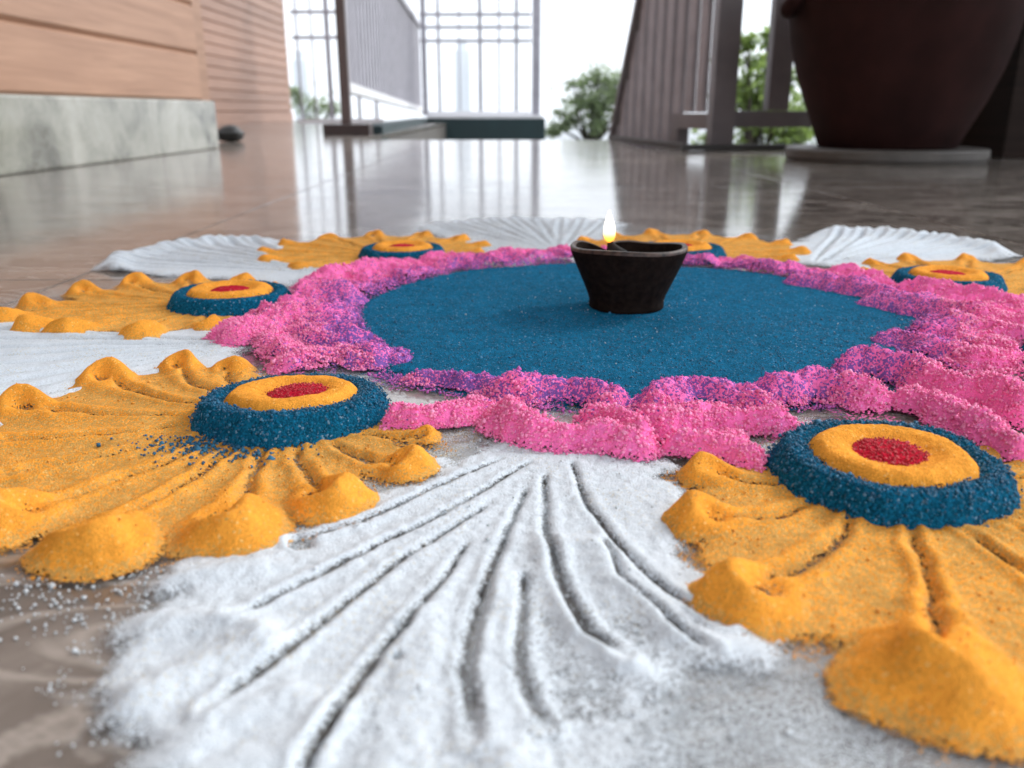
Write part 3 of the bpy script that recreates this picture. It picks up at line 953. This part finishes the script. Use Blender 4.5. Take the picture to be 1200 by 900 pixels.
WHERE = {
 'A': 'yellow petal heap at the left front with blue grains spilled below its blue ring',
 'B': 'yellow petal heap at the right front corner, nearest the viewer, with large blurred mounds',
 'C': 'yellow petal heap at the far left, between two white fans and beside the pink band',
 'D': 'yellow petal heap behind the pink band at the back left, left of the lamp',
 'E': 'yellow petal heap at the back, directly behind the lamp and half hidden by pink powder',
 'F': 'yellow petal heap at the back right edge, in front of the big pot',
 'G': 'yellow petal heap beyond the right edge of the pink band'}
rng_np = np.random.default_rng(11)
for key in 'ABCDEFG':
    c0 = RINGS[key]
    t = empty('yellow_petal', (c0[0], c0[1], 0))
    tag(t, WHERE[key], 'powder petal', 'yellow powder petals of the floor pattern')
    res = GRAIN_RES[key]
    s = .165
    o, X, Y, H, C = heightfield('petal_bed', (c0[0] - s, c0[1] - s, c0[0] + s, c0[1] + s), res, petal_fn(key), M['yellow'], t, c0)
    if key in 'AB':
        P = pick(X, Y, H, ((C > .05) & (C < .8)) * 1.0 + .12 * (C > .8), 2600, ord(key)) - np.array((c0[0], c0[1], 0))
        grains('loose_grain', P, .00030, M['g_yellow'], t, ord(key))
    s = .052
    rs = {'A': .0006, 'B': .0006}.get(key, .0011)
    ob, X, Y, H, C = heightfield('blue_ring', (c0[0] - s, c0[1] - s, c0[0] + s, c0[1] + s), rs, ring_fn(key, 'blue'), M['blue_grain'], t, c0)
    if key in 'AB':
        P = pick(X, Y, H, (C > .5) * 1.0, 4200, ord(key) + 1, .0002) - np.array((c0[0], c0[1], 0))
        o = grains('loose_grain', P, .00042, M['g_blue'], ob, ord(key) + 2)
    heightfield('yellow_ring', (c0[0] - s, c0[1] - s, c0[0] + s, c0[1] + s), rs, ring_fn(key, 'yellow'), M['yellow'], t, c0)
    orr, X, Y, H, C = heightfield('red_dot', (c0[0] - s, c0[1] - s, c0[0] + s, c0[1] + s), rs, ring_fn(key, 'red'), M['red'], t, c0)
    if key in 'AB':
        P = pick(X, Y, H, (C > .5) * 1.0, 900, ord(key) + 5, .0001) - np.array((c0[0], c0[1], 0))
        grains('loose_grain', P, .00036, M['g_red'], orr, ord(key) + 6)
    if key == 'A':
        # grains spilled from the ring over the petal, as one sees left and below it
        n = 420
        a = rng_np.normal(0, 1, (n, 2))
        u = 262 + a[:, 0] * 48 - np.abs(a[:, 1]) * 12; v = 514 + np.abs(a[:, 1]) * 13 - (u - 262) * -.03
        P = np.array([(*at(uu, vv, .0025), .0030) for uu, vv in zip(u, v)])
        P[:, 0] -= c0[0]; P[:, 1] -= c0[1]
        grains('loose_grain', P, .00062, M['g_blue'], ob, 71)

# ------------------------------------------------------------------ white fans
def in_petals(X, Y):
    """1 inside a yellow petal, 0 outside"""
    k = np.zeros(X.shape)
    for key, c0 in RINGS.items():
        st = STROKES.get(key, gen)
        a0 = OUT[key]
        dx = X - c0[0]; dy = Y - c0[1]
        U = dx * math.cos(a0) + dy * math.sin(a0); V = -dx * math.sin(a0) + dy * math.cos(a0)
        an = np.array([q[0] for q in st], float); ra = np.array([q[1] for q in st], float)
        ro = np.interp(np.degrees(np.arctan2(V, U)), np.r_[-180, -128, an, 128, 180], np.r_[.02, .03, ra, .03, .02])
        k = np.maximum(k, sst(.004, .018, ro - np.hypot(U, V)))
    return k

def white_generic(ang, half, r0, r1, sd, thick=1.0):
    a0 = R(ang)
    rg = random.Random(sd)
    st = []
    k = 9
    for i in range(k):
        st.append((ang + half * (-1 + 2 * (i + .5) / k) * .9, r1 - rg.uniform(.0, .02) - .03 * abs(-1 + 2 * (i + .5) / k), rg.uniform(-.3, .3)))
    ap = CC + (r0 - .02) * np.array((math.cos(a0), math.sin(a0)))
    def fn(X, Y):
        dx = X - CC[0]; dy = Y - CC[1]
        r = np.hypot(dx, dy)
        th = (np.degrees(np.arctan2(dy, dx)) - ang + 180) % 360 - 180
        n = fbm(X * 60, Y * 60, sd, 4)
        ro = r1 - .045 * (th / half) ** 2
        edge = np.minimum(np.minimum(ro - r, r - r0), (half - np.abs(th)) * r * .0175)
        c = sst(-.012, .010, edge + (n - .5) * .022)
        H = c * (.0012 + .0012 * n)
        rim = np.exp(-((ro - .016 - r) / .015) ** 2) * sst(0, .02, edge + .012)
        H = H + rim * .0055 * thick * (.6 + .8 * fbm(X * 40, Y * 40, sd + 4, 2))
        g = np.ones(X.shape)
        for (pa, rad, bend) in st:
            q = R(pa)
            e = CC + (rad - .004) * np.array((math.cos(q), math.sin(q)))
            side = np.array((-math.sin(q), math.cos(q)))
            mid = (ap + e) / 2 + side * bend * .02
            P = [tuple((1 - t) ** 2 * ap + 2 * t * (1 - t) * mid + t * t * e) for t in np.linspace(0, 1, 8)]
            d, t, s_ = seg_dist(X, Y, P)
            g = np.minimum(g, 1 - (.3 if thick < .2 else .85) * np.exp(-(d / (.0012 + .0014 * t)) ** 2) * sst(.03, .2, t) * sst(1, .9, t))
            H = H + c * .0022 * t * np.exp(-((d - .005) / .0028) ** 2)
        ip = in_petals(X, Y)
        H = H * g * (1 - ip)
        c = c * (1 - .9 * ip)
        cover = c * (.95 + .25 * n) * np.where(g < .6, .2 + 1.3 * g, 1)
        return np.maximum(H, 0) + .0006 + (fbm(X * 400, Y * 400, sd + 7, 2) - .5) * .0005 * c, np.clip(cover * (.6 if thick < .2 else 1), 0, 1), .15 * sst(.5, .7, n)
    return fn
FANS = [(201, 19, .235, .46, 'white powder fan at the left edge between the two left yellow petals', .0014),
        (147.5, 12, .245, .468, 'white powder fan at the back left with a scalloped outer rim', .0018),
        (98, 15, .24, .485, 'flat white powder fan at the very back left of the flame', .0020),
        (43, 12, .25, .47, 'white powder fan at the back right between two yellow petals', .0018),
        (-6, 14, .245, .44, 'white powder fan at the right edge beyond the pink band', .0018)]
for i, (ang, half, r0, r1, lab, res) in enumerate(FANS):
    a = R(ang); cx, cy = CC + .36 * np.array((math.cos(a), math.sin(a)))
    fn = white_generic(ang, half, r0, r1, 40 + i, .15 if i == 2 else 1.0)
    s = .165
    o, *_ = heightfield('white_fan', (cx - s, cy - s, cx + s, cy + s), res, fn, M['white'], None, (cx, cy))
    o.location = (cx, cy, 0)
    tag(o, lab, 'powder fan', 'white powder fans of the floor pattern')

def px(*l): return [tuple(at(u, v)) for u, v in l]
WPOLY = px((595, 520), (690, 525), (775, 556), (790, 640), (870, 735), (905, 772), (850, 800), (800, 830), (790, 880), (740, 940), (500, 1000), (215, 1000), (165, 900), (165, 800), (180, 722), (212, 672), (330, 628), (440, 590), (525, 545))
GRV = [(px((592, 543), (500, 582), (420, 620), (345, 642)), 1.0), (px((628, 545), (540, 598), (430, 655), (300, 720), (270, 738)), 1.0),
       (px((575, 597), (460, 672), (380, 740), (290, 810), (240, 848)), 1.1), (px((552, 640), (482, 738), (420, 810), (368, 895), (340, 960)), 1.1),
       (px((618, 575), (582, 660), (556, 740), (546, 800), (556, 880)), 1.3), (px((640, 560), (640, 640), (660, 700), (692, 752), (735, 785)), 1.3),
       (px((668, 545), (690, 600), (730, 655), (785, 702), (850, 742)), 1.1), (px((616, 680), (608, 740), (612, 800), (640, 860)), 1.2), (px((705, 640), (730, 690), (790, 745), (830, 775)), .9)]
RDG = [(px((640, 650), (655, 720), (700, 775), (760, 800)), 1.0), (px((690, 655), (740, 710), (800, 760), (880, 772)), 1.1), (px((590, 690), (580, 800), (600, 900)), 1.0),
       (px((500, 740), (470, 830), (450, 930)), .8), (px((205, 690), (255, 682), (300, 676)), .9), (px((165, 740), (230, 740), (300, 750)), 1.1), (px((170, 830), (230, 800), (300, 770)), 1.2),
       (px((190, 900), (260, 860), (340, 830)), 1.0), (px((230, 940), (330, 900), (400, 850)), .9), (px((520, 690), (510, 780), (500, 900)), .5)]
THIN = [(at(660, 760), .030, .016), (at(700, 850), .030, .02), (at(480, 860), .012, .018), (at(800, 800), .03, .02), (at(640, 690), .008, .015)]
HOLE = [(at(472, 746), .0021), (at(352, 642), .0045), (at(465, 785), .0008)]
def white_front(X, Y):
    n = fbm(X * 60, Y * 60, 21, 4)
    n2 = fbm(X * 150, Y * 150, 23, 3)
    sdf = poly_sdf(X, Y, WPOLY)
    sx = sdf + (n - .5) * .024 + (n2 - .5) * .006
    c = sst(-.008, .006, sx)
    H = c * (.0015 + .0005 * n)
    cover = c * (.97 + .22 * n2)
    for (q, sx_, sy_) in THIN:
        k = np.exp(-((X - q[0]) / sx_) ** 2 - ((Y - q[1]) / sy_) ** 2)
        cover = cover * (1 - k * (.30 + .35 * sst(.4, .6, n2)) * .85); H = H * (1 - .6 * k)
    g = np.ones(X.shape); gc = np.ones(X.shape)
    wx = (fbm(X * 60, Y * 60, 27, 2) - .5) * .0022; wy = (fbm(X * 60, Y * 60, 29, 2) - .5) * .0022
    for (P, s) in GRV:
        d, t, sg = seg_dist(X + wx, Y + wy, P)
        ww = (.00055 + .00045 * t) * s
        brk = .75 + .25 * sst(.3, .55, fbm(X * 260, Y * 260, 33, 2))
        fade_ = sst(.0, .06, t) * sst(1.0, .90, t) * brk
        g = np.minimum(g, 1 - .75 * np.exp(-(d / (ww * 1.3)) ** 2) * fade_)
        gc = np.minimum(gc, 1 - np.exp(-(d / (ww * 1.45)) ** 2) * fade_ * (.75 + .5 * fbm(X * 500, Y * 500, 35, 2)))
        H = H + c * (.0002 + .0007 * t) * s * np.exp(-((d - .0030) / .0018) ** 2)
    for (P, s) in RDG:
        d, t, sg = seg_dist(X + wx * 2, Y + wy * 2, P)
        k = np.exp(-(d / .0062) ** 2) * sst(-.02, .004, sdf + .008)
        H = H + k * .0024 * s * (.85 + .3 * n2)
        cover = np.maximum(cover, k * 1.05)
    for (q, rad) in HOLE:
        d = np.hypot(X - q[0], Y - q[1]) * (1 + .7 * (n2 - .5))
        gc = np.minimum(gc, sst(rad * .4, rad * 1.2, d)); g = np.minimum(g, .3 + .7 * sst(rad * .6, rad * 1.2, d)); H = H * sst(rad * .5, rad * 1.3, d)
    H = H * g * (1 - .9 * in_petals(X, Y)) + (fbm(X * 480, Y * 480, 31, 3) - .5) * .0010 * c
    cover = cover * np.clip(gc, 0, 1) ** 1.2
    sprinkle = .26 * sst(-.020, -.002, sx) * sst(.35, .75, n2)
    cover = np.maximum(cover, sprinkle * .8 * (g > .7))
    return np.maximum(H, 0) + .0006, np.clip(cover, 0, 1), .10 * sst(.5, .75, n)
ap = at(610, 620)
o, X, Y, H, C = heightfield('white_fan', (-.17, .075, .17, .315), .0008, white_front, M['white'], None, ap)
o.location = (ap[0], ap[1], 0)
tag(o, 'large white powder fan in the front centre with long finger-drawn grooves', 'powder fan', 'white powder fans of the floor pattern')
P = pick(X, Y, H, ((C > .03) & (C < .6)) * 1.0 + .05 * (C > .6), 1500, 91) - np.array((ap[0], ap[1], 0))
grains('loose_grain', P, .00034, M['g_white'], o, 92)
# grains scattered over the bare floor at the left front
n = 330
u = rng_np.uniform(-20, 260, n); v = 668 + np.abs(rng_np.normal(0, 1, n)) * 45 + (260 - u) * .03
P = np.array([(*at(a, b), .0005) for a, b in zip(u, v)])
tag(grains('scattered_powder', P, .00040, M['g_white'], None, 93), kind='stuff')

# ------------------------------------------------------------------ blue disc
def disc_fn(X, Y):
    dx = X - CC[0]; dy = Y - CC[1] + .006
    r = np.hypot(dx, dy); th = np.arctan2(dy, dx)
    ro = .174 + .012 * (vnoise(np.cos(th) * 3 + 9, np.sin(th) * 3 + 9, 2) - .5) + .010 * (fbm(X * 70, Y * 70, 5, 3) - .5)
    e = ro - r
    n = fbm(X * 25, Y * 25, 6, 3)
    w_ = worley(X * 330, Y * 330, 8)
    f2 = fbm(X * 300, Y * 300, 9, 3)
    H = .0016 + .0010 * n + (.55 - w_) * .0007 * sst(.35, .6, fbm(X * 40, Y * 40, 12, 3)) + (f2 - .5) * .0010
    return H * sst(-.004, .006, e) + .0012, sst(-.016, .004, e + (f2 - .5) * .016), .0 * X
o, X, Y, H, C = heightfield('blue_disc', (CC[0] - .20, CC[1] - .20, CC[0] + .20, CC[1] + .20), .0011, disc_fn, M['blue'], None, CC)
o.location = (CC[0], CC[1], 0)
tag(o, 'round deep blue powder disc in the middle of the pattern, under the lamp', 'powder disc')
near = (C > .5) * (1 + 3 * (Y < .5))
P = pick(X, Y, H, near, 9000, 101, .0001) - np.array((CC[0], CC[1], 0))
grains('loose_grain', P, .00036, M['g_blue'], o, 102)
P = pick(X, Y, H, (C > .5) * (.12 + 2.2 * np.exp(-((X - .078) / .04) ** 2 - ((Y - .535) / .03) ** 2)), 200, 103) - np.array((CC[0], CC[1], 0))
grains('white_speck', P, .00030, M['g_white'], o, 104)

# ------------------------------------------------------------------ pink band
CL = []   # clumps one can tell apart in front: polyline, width, height
for (pts, wd, ht) in (
    ([(585, 492), (615, 505), (650, 515)], .0105, .0095), ([(640, 512), (700, 518), (748, 522)], .0095, .0075), ([(690, 488), (720, 500), (745, 515)], .008, .0085),
    ([(465, 490), (520, 484), (560, 480)], .009, .006), ([(500, 440), (560, 446), (620, 462)], .010, .0055), ([(600, 462), (660, 458), (718, 468)], .009, .0075),
    ([(420, 424), (450, 418), (468, 414)], .008, .005), ([(345, 425), (400, 415), (460, 418)], .012, .006),
    ([(765, 470), (815, 456), (880, 470)], .011, .0085), ([(772, 500), (830, 492), (905, 496)], .010, .008), ([(800, 520), (860, 524), (905, 540)], .008, .006),
    ([(905, 462), (950, 455), (1020, 470)], .011, .0095), ([(1005, 432), (1060, 440), (1130, 468), (1200, 488)], .011, .011), ([(1060, 470), (1120, 490), (1185, 525)], .009, .008),
    ([(1045, 400), (1090, 408), (1150, 430)], .012, .008), ([(1120, 400), (1170, 420), (1215, 432)], .012, .008), ([(1160, 455), (1215, 470)], .011, .008),
    ([(1030, 355), (1100, 370), (1190, 385)], .014, .009), ([(1090, 345), (1140, 352), (1200, 365)], .014, .010), ([(940, 330), (990, 338), (1050, 352)], .012, .008),
    ([(280, 392), (330, 382), (390, 372)], .014, .010), ([(300, 360), (350, 350), (400, 352)], .014, .010), ([(370, 335), (420, 322), (460, 318)], .015, .010)):
    CL.append(([tuple(at(u, v, .004)) for u, v in pts], wd * (.82 if pts[0][1] > 430 else .95), ht))
def pink_fn(X, Y):
    dx = X - CC[0]; dy = Y - CC[1]
    r = np.hypot(dx, dy); th = np.degrees(np.arctan2(dy, dx))
    big = fbm(X * 22, Y * 22, 61, 3)
    r = r + (big - .5) * .022
    front = sst(-35, -50, th) * sst(-150, -135, th)         # told-apart clumps only
    rout = np.interp(th, [-180, -150, -120, -60, -25, 0, 25, 60, 90, 120, 160, 180], [.238, .235, .225, .222, .25, .262, .245, .222, .225, .232, .240, .238])
    band = sst(.158, .176, r) * sst(rout, rout - .022, r)
    a = X * .94 - Y * .34; b = X * .34 + Y * .94
    wa = (fbm(X * 30, Y * 30, 64, 2) - .5) * .03
    rn = 1 - np.abs(2 * fbm((a + wa) * 18, (b + wa) * 52, 62, 2) - 1) * 2.2
    rn2 = 1 - np.abs(2 * fbm((a - wa) * 30 + 4, (b + wa) * 90, 63, 2) - 1) * 2.2
    rid = np.clip(.62 * rn + .38 * rn2, 0, 1)
    H = band * (1 - .96 * front) * (.0010 + .0095 * rid ** 1.3)
    C = band * (1 - .97 * front) * sst(.12, .40, rid + .25 * band) 
    for (P, wd, ht) in CL:
        xs = [p[0] for p in P]; ys = [p[1] for p in P]
        nr = (X > min(xs) - .04) & (X < max(xs) + .04) & (Y > min(ys) - .04) & (Y < max(ys) + .04)
        if not nr.any(): continue
        Xn, Yn = X[nr], Y[nr]
        wx = (fbm(Xn * 60, Yn * 60, 66, 2) - .5) * .011; wy = (fbm(Xn * 60, Yn * 60, 67, 2) - .5) * .011
        d, t, sg = seg_dist(Xn + wx, Yn + wy, P)
        q = d / wd
        h = ht * (1 - sst(0, 1.4, q)) * (.65 + .7 * fbm(Xn * 55, Yn * 55, 68, 2))
        H[nr] = np.maximum(H[nr], h + .35 * H[nr])
        C[nr] = np.maximum(C[nr], sst(1.45, .95, q))
    g1 = np.sqrt(np.clip(1 - (1.25 * worley(X * 170, Y * 170, 71)) ** 2, 0, 1))
    g2 = np.sqrt(np.clip(1 - (1.25 * worley(X * 370, Y * 370, 72)) ** 2, 0, 1))
    lump = (g1 - .6) * .0022 + (g2 - .6) * .0014 + (fbm(X * 95, Y * 95, 73, 3) - .5) * .0045
    H = H + lump * sst(.0005, .0035, H)
    rd = near_rings(X, Y)
    k = sst(.0385, .0445, rd)
    H = H * k; C = C * k
    hall = .30 * sst(.145, .175, r) * sst(rout + .02, rout - .01, r) * sst(.4, .65, fbm(X * 80, Y * 80, 75, 3))
    C = np.maximum(C, hall * k)
    left = sst(-.02, -.09, X) * sst(.62, .40, Y)
    mixf = sst(.205, .165, r + (fbm(X * 60, Y * 60, 74, 3) - .5) * .05) * .60 + left * .40 * sst(.25, .19, r)
    mixf = mixf + .30 * sst(.09, .03, X) * sst(.45, .41, Y) * sst(.222, .20, r)
    mixf = mixf * (1.15 - .5 * sst(.002, .008, H))
    return np.maximum(H, 0) + .0018, np.clip(C, 0, 1), np.clip(mixf, 0, .8)
o, X, Y, H, C = heightfield('pink_band', (CC[0] - .285, CC[1] - .285, CC[0] + .285, CC[1] + .285), .00095, pink_fn, M['pink'], None, CC)
o.location = (CC[0], CC[1], 0)
tag(o, 'bright pink clumpy powder band round the blue disc, purple where the two mix', 'powder band')
ff = (1 + 3 * (Y < .50))
rr = np.hypot(X - CC[0], Y - CC[1])
P = pick(X, Y, H, (C > .35) * (rr > .185) * ff, 42000, 111, .0001) - np.array((CC[0], CC[1], 0))
grains('loose_grain', P, .00056, M['g_pink'], o, 112)
P = pick(X, Y, H, (C > .12) * (rr < .195) * ff, 9000, 113, .0001) - np.array((CC[0], CC[1], 0))
grains('loose_grain', P, .00050, M['g_purple'], o, 114)

# ------------------------------------------------------------------ the lamp
DX, DY = .0715, .524
dz0 = .0033
diya = empty('clay_lamp', (DX, DY, dz0))
tag(diya, 'small black clay oil lamp burning on the blue powder disc', 'oil lamp')
SP = R(118)       # the pinched spout, at the back and a little left
def rim_shape(r, z, a):
    da = (a - SP + math.pi) % (2 * math.pi) - math.pi
    k = (z / .038) ** 2
    pinch = math.exp(-(da / .22) ** 2); sh = math.exp(-((abs(da) - .62) / .32) ** 2)
    rr2 = r * (1 + k * (-.30 * pinch + .02 * sh)) * (1 + .010 * math.sin(5 * a + z * 90))
    zz = z + k * (-.0032 * max(0, math.sin(a)) - .0040 * pinch + .0012 * sh + .0006 * math.sin(3 * a + 1))
    return rr2, zz
bm = bmesh.new()
lathe(bm, [(.0222, 0), (.0232, .0006), (.0233, .0024), (.0231, .0045), (.0241, .008), (.0275, .016), (.0312, .0245), (.0338, .0310), (.0350, .0345), (.0355, .0368)], 72, rim_shape)
for f_ in [f_ for f_ in bm.faces if len(f_.verts) > 4 and f_.calc_center_median().z > .02]:
    bm.faces.remove(f_)
obj('bowl', bm, M['clay'], diya, True)
bm = bmesh.new()
lathe(bm, [(.0355, .0368), (.0355, .0382), (.0346, .0390), (.0333, .0391), (.0322, .0382)], 72, rim_shape)
for f_ in [f_ for f_ in bm.faces if len(f_.verts) > 4]: bm.faces.remove(f_)
obj('rim', bm, M['clay_rim'], diya, True)
bm = bmesh.new()
lathe(bm, [(.0322, .0382), (.0314, .034), (.0295, .027), (.0245, .020), (.016, .0155), (.002, .0145)], 72, rim_shape)
for f_ in [f_ for f_ in bm.faces if len(f_.verts) > 4 and f_.calc_center_median().z > .02]: bm.faces.remove(f_)
obj('inner_bowl', bm, M['clay'], diya, True)
bm = bmesh.new()
bmesh.ops.create_circle(bm, cap_ends=True, segments=48, radius=.0285)
o = obj('oil', bm, M['oil'], diya); o.location = (0, 0, .0265)
wxp = np.array((-.0112, .004))
bm = bmesh.new()
tube(bm, [(wxp[0] + .012, wxp[1] - .006, .0262), (wxp[0] + .006, wxp[1] - .003, .0315), (wxp[0] + .001, wxp[1], .0365), (wxp[0], wxp[1], .0405)], [.0055, .0052, .0034, .0012], 12)
for v in bm.verts:
    v.co += Vector((rng.uniform(-1, 1), rng.uniform(-1, 1), rng.uniform(-1, 1))) * .0006
obj('wick', bm, M['char'], diya, True)
bm = bmesh.new()
pr_ = [(.0012, .0), (.0030, .0018), (.0040, .0050), (.0040, .0085), (.0033, .0125), (.0022, .0160), (.0011, .0190), (.0003, .0212)]
lathe(bm, pr_, 20)
for v in bm.verts:
    v.co = Vector((v.co.x * .92 + wxp[0] - .0002 - v.co.z * .03, v.co.y * 1.05 + wxp[1], v.co.z * .92 + .0395))
obj('flame', bm, M['flame'], diya, True)

# ------------------------------------------------------------------ far towers, faded by the haze box and by painted paleness
def tower(name, label, u, y, wd, zt, setb):
    x = (u - 600) / F * y
    t = empty(name, (x, y, -29))
    tag(t, label, 'skyscraper', 'hazy skyscrapers across the water')
    boxo('body', (-wd / 2, 0, 0), (wd / 2, wd, zt + 29), M['facade'], t)
    boxo('crown', (-wd * .32, wd * .18, zt + 29.01), (wd * .32, wd * .8, zt + 29 + setb), M['facade'], t)
    for k in range(6):
        boxo('pier', (-wd / 2 + (k + .3) * wd / 6, -.5, 0), (-wd / 2 + (k + .7) * wd / 6, -.01, zt + 28), M['facade'], t)
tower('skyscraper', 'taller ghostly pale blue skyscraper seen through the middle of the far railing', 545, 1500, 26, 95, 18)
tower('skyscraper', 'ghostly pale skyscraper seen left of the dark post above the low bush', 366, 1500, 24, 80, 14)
bm = bmesh.new()
box(bm, (-2800, -320, -40), (2800, 1800, 190))
mh, th_, bh = mat('haze')
pv = N(th_, 'ShaderNodeVolumePrincipled')
pv.inputs['Color'].default_value = (.93, .96, 1.0, 1)
pv.inputs['Density'].default_value = .00036
th_.nodes.remove(bh)
th_.links.new(pv.outputs[0], th_.nodes['Material Output'].inputs['Volume'])
tag(obj('haze', bm, mh), kind='stuff')
